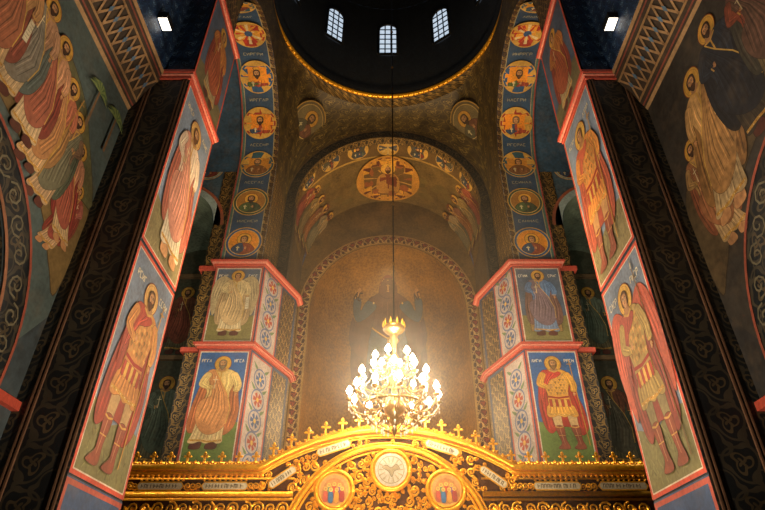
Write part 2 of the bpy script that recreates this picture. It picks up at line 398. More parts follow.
        if prop=='cross':
            C.line(S([(-.04,.62),(-.04,.76)]),[h*.004]*2,'#e8d8a8'); C.line(S([(-.062,.72),(-.018,.72)]),[h*.004]*2,'#e8d8a8')
        elif prop=='spear':
            C.line(S([(.15,.0),(.15,1.02)]),[h*.004]*2,'#7a5a30'); C.shape(S([(.14,1.0),(.15,1.07),(.16,1.0)]),'#b8b0a0',o,False)
        elif prop=='staff':
            C.line(S([(.15,.02),(.148,.95)]),[h*.005]*2,'#b88a3c')
            C.line(S([(.125,.9),(.172,.9)]),[h*.005]*2,'#b88a3c')
        elif prop=='scroll':
            C.shape(S([(.13,.56),(.17,.56),(.18,.38),(.14,.37)]),'#d8ccaa',o,False)
            for k in range(5): C.line(S([(.142,.53-.03*k),(.17,.53-.03*k)]),[h*.0015]*2,'#4a3424')
    a,b=S([(0,.9)])[0]
    if kind=='orans': 
        C.shape([(a+p*.038*h,b+q*.038*h) for p,q in [(-.66,.25),(-.5,.8),(0,1.0),(.5,.8),(.66,.25),(.6,-.35),(.3,-.88),(0,-1.02),(-.3,-.88),(-.6,-.35)]],skin,h*.002)
        for q in (-.3,.3):
            C.poly(circ(a+q*.038*h,b+.15*.038*h,.006*h,8,.0035*h),'#1c100a'); C.line([(a+(q-.2)*.038*h,b+.4*.038*h),(a+(q+.2)*.038*h,b+.4*.038*h)],[.0012*h]*2,'#1c100a')
        C.line([(a,b+.2*.038*h),(a+.003*h,b-.2*.038*h)],[.0015*h]*2,'#5a3014'); C.line([(a-.008*h,b-.48*.038*h),(a+.008*h,b-.48*.038*h)],[.002*h]*2,'#7a2c1c')
    else: face_head(C,a,b,.046*h,skin,hair,beard,fl)
def bust(C,x,y,r,bg='#c8882c',rim='#2c4c78',robe='#7a2c24',cloak='#38506e',hair='#3a2415',beard=True,skin='#cf9660'):
    C.poly(circ(x,y,r*1.1,36),'#d8a84c'); C.poly(circ(x,y,r*1.04,36),rim); C.poly(circ(x,y,r*.92,36),'#e8c070'); C.poly(circ(x,y,r*.88,36),bg)
    C.poly(circ(x,y+.22*r,.44*r,28),'#8a4a1a'); C.poly(circ(x,y+.22*r,.41*r,28),'#f0b03c')
    C.shape([(x+a*r,y+b*r) for a,b in [(-.14,-.05),(-.45,-.18),(-.68,-.5),(-.45,-.73),(0,-.85),(.45,-.73),(.68,-.5),(.45,-.18),(.14,-.05)]],robe,r*.03)
    C.shape([(x+a*r,y+b*r) for a,b in [(-.12,-.04),(-.45,-.18),(-.66,-.5),(-.45,-.73),(-.2,-.8),(.1,-.5),(0,-.3)]],cloak,r*.02)
    for k in range(6): C.line([(x+(-.45+.18*k)*r,y-.22*r),(x+(-.4+.16*k)*r,y-.65*r)],[r*.01,r*.022],shade(robe if k>2 else cloak,1.8 if k%2 else .5))
    face_head(C,x,y+.2*r,.24*r,skin,hair,beard)
    hand(C,x+.15*r,y-.45*r,.1*r,skin,pi/2)
    C.line([(x-.3*r,y-.3*r),(x-.3*r,y-.62*r)],[r*.03]*2,'#ead9a0'); C.line([(x-.4*r,y-.4*r),(x-.2*r,y-.4*r)],[r*.03]*2,'#ead9a0')

# ================================================================ ROOM
f=MB(); f.face([(-12,-7,-EYE),(12,-7,-EYE),(12,27,-EYE),(-12,27,-EYE)],STONE); f.build('floor')

YC=12.15
def near_pier(sx):
    root=MB(); poly=[(sx*4,7.3),(sx*4,9.04),(sx*5.6,9.04),(sx*5.6,7.3)]
    front=[PAINT,ORN_DARK,PAINT,ORN_DARK]
    root.prism(poly,-EYE,9.3,PAINT,'#22303c',front)
    for xx in (4.04,4.1,4.72,4.78):
        root.box(sx*xx-.012,sx*xx+.012,7.27,7.3,-EYE,9.3,PAINT,'#6a4a34')
    cornice(root,poly,9.3,.2,.1)
    root.prism(poly,9.5,12.4,PAINT,'#1c2c44',[PAINT,ORN_DARK,PAINT,ORN_BLUE])
    cornice(root,poly,12.4,.2,.12)
    p2=[(sx*4.15,7.3),(sx*4.15,9.04),(sx*5.6,9.04),(sx*5.6,7.3)]
    root.prism(p2,12.6,18.5,ORN_BAND,(1,1,1),[ORN_BAND,ORN_DARK,ORN_DARK,ORN_BLUE])
    o=root.build('painted_pillar')
    L=1.74
    if sx<0: mp=flat((-4,7.3,0),(0,1,0),(0,0,1),(1,0,0))
    else: mp=flat((4,9.04,0),(0,-1,0),(0,0,1),(-1,0,0))
    C=Canvas(mp,base=.008)
    C.rect(0,L,-EYE,1.7,'#3a5478'); C.frame(0,L,.2,1.68,.07,'#b85444')
    specs=[(1.73,5.31),(5.37,9.28)]
    bgs=[('#748294','#787448'),('#7e8ea2','#867a50')]
    for (z0,z1),(bg,gr) in zip(specs,bgs):
        C.rect(0,L,z0,z1,bg); C.mottle(0,L,z0,z1,bg,26,.4)
        C.shape([(0,z0+.02),(L,z0+.02),(L,z0+.9),(L*.7,z0+1.0),(L*.4,z0+.8),(0,z0+1.05)],gr,0,False)
        C.mottle(0,L,z0+.05,z0+.85,gr,14,.3)
        for k in range(40):
            x=random.uniform(.1,L-.1);y=z0+random.uniform(.1,.8); C.line([(x,y),(x+random.uniform(-.1,.1),y+.12)],[.012,.004],shade(gr,random.choice([.6,1.4])))
        C.frame(0,L,z0,z1,.06,'#cc4c34'); C.frame(.06,L-.06,z0+.06,z1-.06,.02,'#d9c9b0')
    for (z0,z1) in specs:
        text(C,.2,z1-.5,.36,.11,'#d6ccb0',4); text(C,1.2,z1-.5,.36,.11,'#d6ccb0',4)
    if sx<0:
        saint(C,.87,2.0,3.0,'#c48444','#a84430','#cca468',kind='warrior',prop='staff',wid=1.2,hair='#54341c',halo='#d8aa60',lean=.06)
        saint(C,.87,5.65,3.25,'#e4ccb0','#c87058','#e0d0b0',kind='apostle',prop='cross',wid=1.1,hair='#6a4424',halo='#d8aa60',lean=-.06)
    else:
        saint(C,.87,2.0,3.0,'#a88c4c','#a04838','#8c8454',kind='warrior',prop='spear',wid=1.1,beard=False,halo='#e0b050',hair='#5a3a20',lean=-.06,wings=True,wcol='#b8543c')
        saint(C,.87,5.65,3.25,'#d88c40','#c05c40','#d8a060',kind='warrior',prop='staff',wid=1.15,hair='#6a4424',beard=False,halo='#e0b050',lean=.06)
    C.rect(0,L,9.5,12.4,'#4c5c74'); C.mottle(0,L,9.5,12.4,'#4c5c74',16,.4); C.shape([(0,9.5),(L,9.5),(L,10.2),(.8,10.4),(0,10.1)],'#6c6444',0,False)
    C.frame(0,L,9.5,12.4,.06,'#c04834')
    saint(C,.87,9.75,2.45,'#b8743a','#9c4434','#a8946c',wid=1.2,beard=False)
    C.build('saint_frescoes',o)
    return o
near_pier(-1); near_pier(1)

def far_pier(sx):
    m=MB()
    P=[(sx*5.6,15.3),(sx*4.05,15.3),(sx*3.3,17.5),(sx*3.3,17.9),(sx*5.6,17.9)]
    m.prism(P,-EYE,7.12,PAINT,'#243a58',[PAINT,PAINT,ORN_GOLD,PAINT,ORN_DARK])
    cornice(m,P,7.12,.17,.17)
    m.prism(P,7.29,10.06,PAINT,'#243a58',[PAINT,PAINT,ORN_GOLD,PAINT,ORN_DARK])
    cornice(m,P,10.06,.18,.17)
    Q=[(sx*5.55,15.3),(sx*4.15,15.3),(sx*4.15,17.5),(sx*3.75,17.5),(sx*3.75,17.9),(sx*5.55,17.9)]
    m.prism(Q,10.24,14.6,ORN_DARK,(1,1,1),[PAINT,ORN_GOLD,ORN_DARK,ORN_DARK,ORN_DARK,ORN_DARK])
    m.prism([(sx*6.15,15.6),(sx*5.5,15.6),(sx*5.5,17.9),(sx*6.15,17.9)],-EYE,15.2,ORN_GOLD)
    m.box(min(sx*6.25,sx*5.5),max(sx*6.25,sx*5.5),15.5,17.9,7.14,7.28,CORN); m.box(min(sx*6.25,sx*5.5),max(sx*6.25,sx*5.5),15.5,17.9,10.08,10.22,CORN)
    o=m.build('icon_pillar')
    xl=-5.6 if sx<0 else 4.05
    C=Canvas(flat((xl,15.3,0),(1,0,0),(0,0,1),(0,-1,0)),base=.01); W=1.55
    for i,(z0,z1) in enumerate([(3.0,7.1),(7.31,10.04)]):
        C.rect(0,W,z0,z1,'#b85040'); C.rect(.06,W-.06,z0+.06,z1-.06,'#d8ccb4'); 
        bg=['#33629c','#546478'][i]
        C.rect(.09,W-.09,z0+.09,z1-.09,bg); C.mottle(.09,W-.09,z0+.1,z1-.1,bg,16,.35)
        gz=[4.0,7.31][i]
        C.shape([(.09,z0+.09),(W-.09,z0+.09),(W-.09,gz+.95),(W*.6,gz+.8),(.09,gz+.95)],['#68803c','#807844'][i],0,False)
        C.mottle(.1,W-.1,gz+.1,gz+.8,['#68803c','#807844'][i],12,.25)
        text(C,.15,z1-.4,.3,.09,'#e6dcc0',4); text(C,1.1,z1-.4,.3,.09,'#e6dcc0',4)
    if sx<0:
        saint(C,.77,4.25,2.65,'#e0c078','#c87848','#e0c48c',kind='robe',prop='cross',wid=1.3,hair='#7a6a50',lean=.06)
        saint(C,.77,7.6,2.3,'#d4bc88','#c8a878','#d0bc90',kind='robe',prop='scroll',wid=1.2,beard=False,wings=True)
    else:
        saint(C,.77,4.25,2.65,'#dca040','#c04030','#e0bc80',kind='warrior',prop='staff',wid=1.2,beard=True,hair='#7a5a34',lean=-.06)
        C.shape([(.3,7.7),(.3,8.6),(.45,8.75),(1.1,8.75),(1.25,8.6),(1.25,7.7)],'#a8844c',.02,False)
        saint(C,.77,7.6,2.3,'#6080a8','#8a6458','#7890b0',kind='robe',prop='cross',wid=1.25)
    C.build('saint_frescoes',o)
    L=math.hypot(.75,2.2)
    if sx<0: mp=flat((-4.05,15.3,0),(.75,2.2,0),(0,0,1),(2.2,-.75,0))
    else: mp=flat((3.3,17.5,0),(.75,-2.2,0),(0,0,1),(-2.2,-.75,0))
    D=Canvas(mp,base=.01)
    for z0,z1 in [(1.0,7.1),(7.31,10.04)]:
        D.rect(0,L,z0,z1,'#2c4468')
        if sx<0: segs=[(.12,1.2),(1.35,2.2)]
        else: segs=[(L-1.2,L-.12),(L-2.2,L-1.35)]
        D.rect(segs[0][0]-.07,segs[0][1]+.07,z0+.05,z1-.05,'#b85848')
        D.rect(segs[0][0],segs[0][1],z0+.1,z1-.1,'#b8aaa0')
        cx=(segs[0][0]+segs[0][1])/2; z=z0+.45; w=.42; i=0
        while z<z1-.4:
            D.loop(circ(cx,z,w*.8,18,.3),.05,'#5a6c94')
            for k in range(6):
                a=k*pi/3; D.line([(cx,z),(cx+.24*math.cos(a),z+.2*math.sin(a))],[.02,.07],'#a83c30' if i%2 else '#3c5c8c')
            D.poly(circ(cx,z,.07,10),'#d8b050')
            for q in (-1,1): D.shape([(cx+q*.2,z+.3),(cx+q*.45,z+.42),(cx+q*.3,z+.25)],'#5c7c54')
            z+=.62;i+=1
        D.rect(segs[1][0],segs[1][1],z0+.1,z1-.1,(1,1,1),ORN_BAND)
    D.build('floral_panels',o)
far_pier(-1); far_pier(1)

# ---- side arches of the crossing with medallions
HS=14.4; RA=3.13; SY=12.17
def arc_pt(s,dr=0):
    R=RA+dr
    if s<4.1: return (SY+R,10.3+s)
    t=(s-4.1)/RA
    if t<pi: return (SY+R*math.cos(t),HS+R*math.sin(t))
    return (SY-R,HS-(s-4.1-pi*RA))
STOT=4.1+pi*RA+1.7
def side_arch(sx):
    m=MB(); ss=lsp(0,4.1,5)+[4.1+pi*RA*k/40 for k in range(1,41)]+[STOT]
    fn=lambda x,s:(sx*x,*arc_pt(s,-.012))
    m.grid(fn,[4.15,5.55],ss,PAINT,'#2e4c6c')
    o=m.build('ceiling_side_arch')
    C=Canvas(lambda u,v,off:Vector((u,*arc_pt(v,-off))),curved=.3,base=.024)
    xa,xb=(-5.55,-4.15) if sx<0 else (4.15,5.55); cx=(xa+xb)/2
    inner=xb if sx<0 else xa; outer=xa if sx<0 else xb; q=-1 if sx<0 else 1
    def strip(a,b,col,mat=None):
        s0=0
        while s0<STOT-.01:
            s1=min(s0+.6,STOT); C.k-=1; C.rect(min(a,b),max(a,b),s0,s1,col,mat); s0=s1
        C.k+=1
    C.k=1
    strip(inner,inner+q*.16,(1,1,1),ORN_BAND); strip(inner+q*.16,inner+q*.19,'#a89c78')
    strip(outer,outer-q*.13,'#4c7068'); strip(outer-q*.13,outer-q*.16,'#a89c78')
    strip(outer,outer-q*.05,'#a8463a')
    s0=.72; rob=['#9a4a2c','#3c4c34','#8a5a30','#b04a30','#a0402c','#9a2c20','#7a3a2c','#7a3a2c','#555533']
    bgs=['#f09828','#b0782c','#d89030','#f89828','#ffa028','#e8b040','#d8962c','#c88a2c','#c88a2c']
    for i in range(8):
        v=s0+1.76*i
        if v>STOT-.5: break
        if i==5:
            C.poly(circ(cx,v,.6,36),'#d8a84c');C.poly(circ(cx,v,.56,36),'#b03424'); C.poly(circ(cx,v,.5,36),'#f0a838')
            for k in range(12):
                a=2*pi*k/12; C.line([(cx,v),(cx+.45*math.cos(a),v+.45*math.sin(a))],[.015,.06],['#c8382a','#f0d8a0'][k%2])
            C.poly(circ(cx,v,.14,20),'#3c5c8a')
        else:
            bust(C,cx,v,.57,bgs[i],['#2c5a8a','#33503c','#2c5a6a','#a83a28'][i%4],rob[i],['#38506e','#556b3c','#8a5a34'][i%3],random.choice(['#3a2415','#6a5a44','#54341c']),random.random()<.7)
        text(C,cx-.36,v+.84,.72,.1,'#a8a488',6)
    C.build('saint_medallions',o)
    v=MB()
    def fo(x,t):
        return (sx*x,SY+3.3*math.cos(t),HS+3.3*math.sin(t))
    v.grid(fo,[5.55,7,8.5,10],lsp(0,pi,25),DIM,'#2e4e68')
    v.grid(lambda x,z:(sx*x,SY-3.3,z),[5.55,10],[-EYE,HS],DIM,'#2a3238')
    cxw,Rw,zs=7.8,1.65,12.0
    xs=lsp(6.15,9.45,23)
    for a,b in zip(xs[:-1],xs[1:]):
        za=zs+math.sqrt(max(0,Rw**2-(a-cxw)**2)); zb=zs+math.sqrt(max(0,Rw**2-(b-cxw)**2))
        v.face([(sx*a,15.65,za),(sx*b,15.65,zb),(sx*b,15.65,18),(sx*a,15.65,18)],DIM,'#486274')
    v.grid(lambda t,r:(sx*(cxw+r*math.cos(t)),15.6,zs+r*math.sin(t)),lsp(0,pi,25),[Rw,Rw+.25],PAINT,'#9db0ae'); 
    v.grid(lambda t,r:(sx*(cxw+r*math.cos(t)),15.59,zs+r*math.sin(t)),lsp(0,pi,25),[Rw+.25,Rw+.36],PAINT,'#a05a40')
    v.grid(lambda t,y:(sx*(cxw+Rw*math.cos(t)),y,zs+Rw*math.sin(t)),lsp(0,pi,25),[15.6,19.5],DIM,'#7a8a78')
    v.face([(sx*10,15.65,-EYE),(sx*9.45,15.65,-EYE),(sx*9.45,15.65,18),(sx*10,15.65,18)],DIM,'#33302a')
    v.build('vault_aisle',o)
    w=MB()
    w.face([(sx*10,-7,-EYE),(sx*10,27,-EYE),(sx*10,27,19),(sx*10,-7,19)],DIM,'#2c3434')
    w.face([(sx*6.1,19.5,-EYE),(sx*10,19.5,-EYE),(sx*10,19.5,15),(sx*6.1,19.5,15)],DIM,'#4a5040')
    for z in (4.6,8.6,12.2): w.box(min(sx*6.1,sx*10),max(sx*6.1,sx*10),19.35,19.5,z,z+.16,PAINT,'#7a6244')
    ww=w.build('wall_aisle_left' if sx<0 else 'wall_aisle_right')
    X0=-10 if sx<0 else 6.1
    D=Canvas(flat((X0,19.5,0),(1,0,0),(0,0,1),(0,-1,0)),base=.02,mat=DIM)
    for zb in (4.8,8.9):
        for k in range(3): saint(D,.8+1.15*k,zb,2.9 if zb>5 else 3.2,random.choice(['#8a6a3c','#7a4a34','#6a7a6a']),random.choice(['#7a3a2c','#4a5a4a']),'#6a6448',wid=1.1)
    D.build('dim_frescoes',ww)
    E=Canvas(flat((-9.4 if sx<0 else 6.2,15.65,0),(1,0,0),(0,0,1),(0,-1,0)),base=.02,mat=DIM)
    for k in range(2): bust(E,2.65-1.4*k if sx<0 else .6+1.4*k,14.7,.5,'#8a7a4a','#7c9aa0')
    E.build('spandrel_medallions',ww)
side_arch(-1); side_arch(1)

# ---- nave side walls (near the camera)
def nave_wall(sx):
    m=MB(); cy,cz,R=4.2,3.0,2.1; X=5.0
    ys=[-7,-3,1.0]+lsp(cy-R,cy+R,33)+[7.3]
    for a,b in zip(ys[:-1],ys[1:]):
        def bz(y): return cz+math.sqrt(max(0,R*R-(y-cy)**2))
        ina=cy-R-1e-6<=a and b<=cy+R+1e-6
        za,zb=(bz(a),bz(b)) if ina else (-EYE,-EYE)
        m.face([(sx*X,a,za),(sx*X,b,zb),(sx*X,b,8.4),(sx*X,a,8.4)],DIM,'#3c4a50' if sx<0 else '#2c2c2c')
    m.grid(lambda t,x:(sx*x,cy+R*math.cos(t),cz+R*math.sin(t)),lsp(0,pi,33),[5,6.1],ORN_DARK,(1,1,1),lambda t,x:(t*R,x))
    for yy in (cy-R,cy+R): m.face([(sx*5,yy,-EYE),(sx*6.1,yy,-EYE),(sx*6.1,yy,cz),(sx*5,yy,cz)],ORN_DARK)
    m.face([(sx*6.1,cy-R,-EYE),(sx*6.1,cy+R,-EYE),(sx*6.1,cy+R,6),(sx*6.1,cy-R,6)],ORN_DARK)
    for r0,r1,mt,cl,of in [(R,R+.06,PAINT,'#8a5a3c',.04),(R+.06,R+.5,ORN_DARK,(1,1,1),.03),(R+.5,R+.55,PAINT,'#9a4c38',.04)]:
        m.grid(lambda t,r:(sx*(X-of),cy+r*math.cos(t),cz+r*math.sin(t)),lsp(0,pi,33),[r0,r1],mt,cl,lambda t,r:(t*R,r))
        for q in (-1,1):
            a,b=sorted((cy+q*r0,cy+q*r1)); m.face([(sx*(X-of),a,-EYE),(sx*(X-of),b,-EYE),(sx*(X-of),b,cz),(sx*(X-of),a,cz)],mt,cl)
    A=Canvas(lambda u,v,off:Vector((sx*(X-.03-off),cy+(R+.28+v)*math.cos(u/R),cz+(R+.28+v)*math.sin(u/R))),curved=.2,base=.006)
    k=0; u=.1
    while u<pi*R-.1:
        pts=[]
        for i in range(12):
            t=i/11; aa=t*3.2*pi/1.2+(0 if k%2 else pi); rr=.17*(1-.8*t); pts.append((u+rr*math.cos(aa)*.9,rr*math.sin(aa)))
        A.line(pts,[.014]*12,'#6c6650'); u+=.36;k+=1
    m.box(min(sx*4.9,sx*5.4),max(sx*4.9,sx*5.4),6.35,7.3,2.5,2.62,CORN)
    m.face([(sx*5,-7,8.4),(sx*5,7.3,8.4),(sx*4.53,7.3,9.45),(sx*4.53,-7,9.45)],PAINT,'#3c3024')
    g=lambda t,o_=.012:(sx*(5-.47*t-o_),8.4+1.05*t-.004)
    for t0,t1,c in [(-.01,.06,'#b08c60'),(.94,1.01,'#b08c60'),(.1,.13,'#8a4434'),(.87,.9,'#8a4434'),(.2,.24,'#a07c50'),(.76,.8,'#a07c50')]:
        a,b=g(t0),g(t1); m.face([(a[0],-7,a[1]),(a[0],7.29,a[1]),(b[0],7.29,b[1]),(b[0],-7,b[1])],PAINT,c)
    y=-1.0
    while y<7.2:
        for (ta,tb) in ((.24,.76),(.76,.24)):
            a,b=g(ta,.02),g(tb,.02)
            m.face([(a[0],y,a[1]),(a[0],y+.045,a[1]),(b[0],y+.26,b[1]),(b[0],y+.215,b[1])],PAINT,'#a8845a')
        a,b,c_,d=g(.42,.024),g(.5,.024),g(.58,.024),g(.5,.024)
        m.face([(a[0],y+.12,a[1]),(b[0],y+.16,b[1]),(c_[0],y+.12,c_[1]),(d[0],y+.08,d[1])],PAINT,'#5a7a94')
        y+=.2
    m.face([(sx*4.53,-7,9.45),(sx*4.53,7.3,9.45),(sx*4.53,7.3,14.6),(sx*4.53,-7,14.6)],ORN_BLUE)
    o=m.build('wall_left' if sx<0 else 'wall_right')
    A.build('archivolt_scrolls',o)
    if sx<0: mp=flat((-5,0,0),(0,1,0),(0,0,1),(1,0,0)); T=lambda y:y
    else: mp=flat((5,0,0),(0,-1,0),(0,0,1),(-1,0,0)); T=lambda y:-y
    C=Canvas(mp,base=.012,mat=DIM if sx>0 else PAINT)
    up=[(7.28,8.38),(7.28,3.9)]+[(cy+(R+.57)*math.cos(t),cz+(R+.57)*math.sin(t)) for t in lsp(.12,pi,20)]+[(.6,8.38)]
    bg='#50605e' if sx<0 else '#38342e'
    C.poly([(T(a),b) for a,b in up],bg)
    def mott(y0,y1,z0,z1,c,n,r):
        a,b=sorted((T(y0),T(y1))); C.mottle(a,b,z0,z1,c,n,r)
    mott(4.5,7.2,6.0,8.3,bg,24,.5); mott(2,5,6.3,8.3,bg,16,.5)
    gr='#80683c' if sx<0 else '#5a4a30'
    C.shape([(T(a),b) for a,b in [(7.25,4.3),(6.9,4.5),(6.4,5.0),(5.6,5.5),(4.6,5.8),(3.4,5.8),(3.6,6.7),(5.2,6.6),(6.3,6.4),(7.25,6.0)]],gr,.02)
    mott(6.2,7.2,4.9,6.1,gr,10,.25)
    if sx<0:
        C.shape([(T(a),b) for a,b in [(7.25,5.9),(6.6,6.9),(6.0,7.4),(5.2,7.6),(4.4,7.4),(3.4,7.6),(3.0,6.4),(5,6.3)]],'#6c6a44',.015)
        mott(3.6,6.6,6.6,7.4,'#6c6a44',10,.3)
        saint(C,T(6.85),4.7,1.4,'#b46858','#a04838','#c8a478',kind='apostle',wid=1.1,beard=False,fl=-1,lean=.25)
        saint(C,T(6.58),4.95,1.75,'#c88c68','#a44438','#d0b080',kind='apostle',wid=1.05,lean=-.2)
        saint(C,T(6.2),5.1,1.95,'#8c6c50','#687058','#b89870',wid=1.05,fl=-1,prop=None,lean=.12)
        saint(C,T(5.78),5.35,2.0,'#b86c4c','#b88850','#c8a474',wid=1.05,prop='staff',lean=.12)
        saint(C,T(5.3),5.6,2.1,'#c8946c','#984434','#d0b488',wid=1.1,prop=None)
        saint(C,T(4.75),5.8,2.1,'#b88c68','#6c7870','#c8ac80',wid=1.15,lean=.1)
        saint(C,T(4.2),5.9,2.1,'#c0905c','#9c5440','#c8a878',wid=1.2,prop='scroll')
        saint(C,T(3.5),6.0,2.0,'#a06a58','#987040','#b8a078',wid=1.2)
        for cy_,cz_ in ((6.95,7.75),(6.3,7.7)):
            for k in range(11):
                a=pi*.02+k*pi*.096; C.line([(cy_,cz_),(cy_+.16*math.cos(a),cz_+.2*math.sin(a)),(cy_+.32*math.cos(a),cz_+.22*math.sin(a)-.06)],[.012,.03,.006],'#5c7440' if k%2 else '#7c8c50')
            C.line([(cy_,cz_-.8),(cy_,cz_)],[.03,.022],'#7a5c3c')
    else:
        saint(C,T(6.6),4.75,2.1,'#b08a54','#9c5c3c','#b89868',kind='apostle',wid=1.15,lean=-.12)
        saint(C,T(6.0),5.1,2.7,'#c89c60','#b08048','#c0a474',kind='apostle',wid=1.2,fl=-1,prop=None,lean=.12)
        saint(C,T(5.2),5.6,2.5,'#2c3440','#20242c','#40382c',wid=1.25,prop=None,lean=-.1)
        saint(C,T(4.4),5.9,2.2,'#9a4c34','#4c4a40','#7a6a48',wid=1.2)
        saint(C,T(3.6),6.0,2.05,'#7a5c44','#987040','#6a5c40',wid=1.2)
    C.build('scene_fresco',o)
nave_wall(-1); nave_wall(1)

m=MB(); m.grid(lambda t,y:(4.53*math.cos(t),y,14.6+4.53*math.sin(t)),lsp(0,pi,31),[-7,6.8],ORN_PEND,(1,1,1),lambda t,y:(t*4.5,y))
m.build('ceiling_nave_vault')
m=MB(); m.face([(-12,-7,-EYE),(12,-7,-EYE),(12,-7,20),(-12,-7,20)],DIM,'#4a4638'); m.build('wall_back')

# ---- east arch, bema vault, apse
m=MB(); ZC=14.6
m.grid(lambda t,r:(r*math.cos(t),17.5,ZC+r*math.sin(t)),lsp(0,pi,41),[3.75,4.2],ORN_DARK,(1,1,1),lambda t,r:(t*4,r))
m.grid(lambda t,r:(r*math.cos(t),17.48,ZC+r*math.sin(t)),lsp(0,pi,41),[3.72,3.77],PAINT,'#6c5638')
m.grid(lambda t,r:(r*math.cos(t),17.48,ZC+r*math.sin(t)),lsp(0,pi,41),[4.14,4.19],PAINT,'#5c4a30')
m.grid(lambda t,y:(3.75*math.cos(t),y,ZC+3.75*math.sin(t)),lsp(0,pi,41),[17.5,17.9],ORN_GOLD,(1,1,1),lambda t,y:(t*4,y))
m.grid(lambda t,r:(r*math.cos(t),17.9,ZC+r*math.sin(t)),lsp(0,pi,41),[3.75,4.2],ORN_DARK)
ea=m.build('ceiling_east_arch')
m=MB(); RB=4.1
m.grid(lambda t,y:(RB*math.cos(t),y,ZC+RB*math.sin(t)),lsp(0,pi,41),lsp(17.9,22.3,6),DIM,'#7c6230')
for q in (-1,1): m.face([(q*RB,17.9,-EYE),(q*RB,22.3,-EYE),(q*RB,22.3,ZC),(q*RB,17.9,ZC)],DIM,'#5a4a30')
bv=m.build('ceiling_bema_vault')
def vm(u,v,off):
    a=u/RB; r=RB-off; return Vector((r*math.sin(a),v,ZC+r*math.cos(a)))
C=Canvas(lambda u,v,off:vm(u,-v,off),curved=.4,base=.012)
C.rect(-5.5,5.5,-19.0,-17.92,'#6a5028')
C.rect(-5.5,5.5,-19.08,-18.98,'#b89043')
C.mottle(-5,5,-22.2,-19.2,'#74602f',30,.5)
for i in range(-3,4):
    if i==0:
        C.poly(circ(0,-18.42,.5),'#d8a84c'); C.poly(circ(0,-18.42,.44),'#4c4c54'); 
        for k in range(8): C.line([(0,-18.42),(.4*math.cos(k*pi/4),-18.42+.4*math.sin(k*pi/4))],[.01,.05],'#d8b870')
    else: bust(C,1.42*i,-18.42,.46,'#54503c','#3a4a5a',random.choice(['#8a3428','#4a5a4a']),'#4a4a44')
C.poly(circ(0,-20.5,1.62,48),'#d8983a'); C.poly(circ(0,-20.5,1.52,48),'#6a3422'); C.poly(circ(0,-20.5,1.44,48),'#f0ac38'); C.poly(circ(0,-20.5,1.3,48),'#7a5a2c')
for k in range(8):
    a=k*pi/4+.2; C.poly(circ(1.0*math.cos(a),-20.5+1.0*math.sin(a),.24,14),'#a86030')
    C.line([(.4*math.cos(a+.4),-20.5+.4*math.sin(a+.4)),(1.25*math.cos(a+.4),-20.5+1.25*math.sin(a+.4))],[.02,.05],'#d8a450')
C.shape([(a,-20.5+b) for a,b in [(-.25,.45),(-.55,.1),(-.6,-.6),(-.4,-1.0),(.4,-1.0),(.6,-.6),(.55,.1),(.25,.45)]],'#c89044',.03)
C.shape([(a,-20.5+b) for a,b in [(-.2,.4),(-.4,-.1),(.1,-.7),(.5,-.3),(.3,.3)]],'#8a4428',.03)
C.poly(circ(0,-20.5+.75,.36,24),'#f0b84a'); face_head(C,0,-20.5+.72,.21,'#c8905a','#4a2c18',True)
C.build('vault_paintings',bv)
for q in (-1,1):
    def sm(u,v,off,q=q):
        a=v/RB; r=RB-off; return Vector((q*r*math.cos(a),u if q<0 else -u,ZC+r*math.sin(a)))
    C=Canvas(sm,curved=.4,base=.02); C.mul=1.0
    for k,yy in enumerate((19.5,20.3,21.1,21.8)):
        saint(C,yy if q<0 else -yy,.1+.15*k,2.8,['#a8543a','#9c8048','#8a5a40','#a89068'][k],['#7a3a30','#7a6a48','#9a6230','#6a6a54'][k],'#7a6c40',wid=1.1,skin='#b88450')
    C.build('vault_saints',bv)
m=MB(); AC=12.4; RI=3.55; AY=22.3
xs=[-4.1,-3.9,-3.7]+[ -RI*math.cos(pi*k/40) for k in range(41)]+[3.7,3.9,4.1]
for a,b in zip(xs[:-1],xs[1:]):
    top=lambda x:ZC+math.sqrt(max(0,RB*RB-x*x))
    bot=lambda x:AC+math.sqrt(max(0,RI*RI-x*x)) 
    if abs(a)<=RI+1e-6 and abs(b)<=RI+1e-6: m.face([(a,AY,bot(a)),(b,AY,bot(b)),(b,AY,top(b)),(a,AY,top(a))],DIM,'#74592c')
    else: m.face([(a,AY,-EYE),(b,AY,-EYE),(b,AY,top(b)),(a,AY,top(a))],DIM,'#74592c')
for r0,r1,mt,cl,of in [(RI,RI+.08,PAINT,'#b08a4c',.06),(RI+.08,RI+.45,ORN_APSE,(1,1,1),.04),(RI+.45,RI+.52,PAINT,'#a8804a',.06)]:
    m.grid(lambda t,r:(r*math.cos(t),AY-of,AC+r*math.sin(t)),lsp(0,pi,49),[r0,r1],mt,cl,lambda t,r:(t*RI,r))
    for q in (-1,1):
        a,b=sorted((q*r0,q*r1)); m.face([(a,AY-of,-EYE),(b,AY-of,-EYE),(b,AY-of,AC),(a,AY-of,AC)],mt,cl)
m.grid(lambda t,z:(RI*math.cos(t),AY+RI*math.sin(t),z),lsp(0,pi,41),lsp(-EYE,AC,8),APSEM)
m.grid(lambda t,p:(RI*math.cos(t)*math.cos(p),AY+RI*math.sin(t)*math.cos(p),AC+RI*math.sin(p)),lsp(0,pi,41),lsp(0,pi/2,17),APSEM)
ap=m.build('wall_apse')
def apm(u,v,off):
    a=u/RI; r=RI-off
    if v<0: return Vector((r*math.sin(a),AY+r*math.cos(a),AC+v))
    p=v/RI; return Vector((r*math.sin(a)*math.cos(p),AY+r*math.cos(a)*math.cos(p),AC+r*math.sin(p)))
C=Canvas(apm,curved=.3,base=.05)
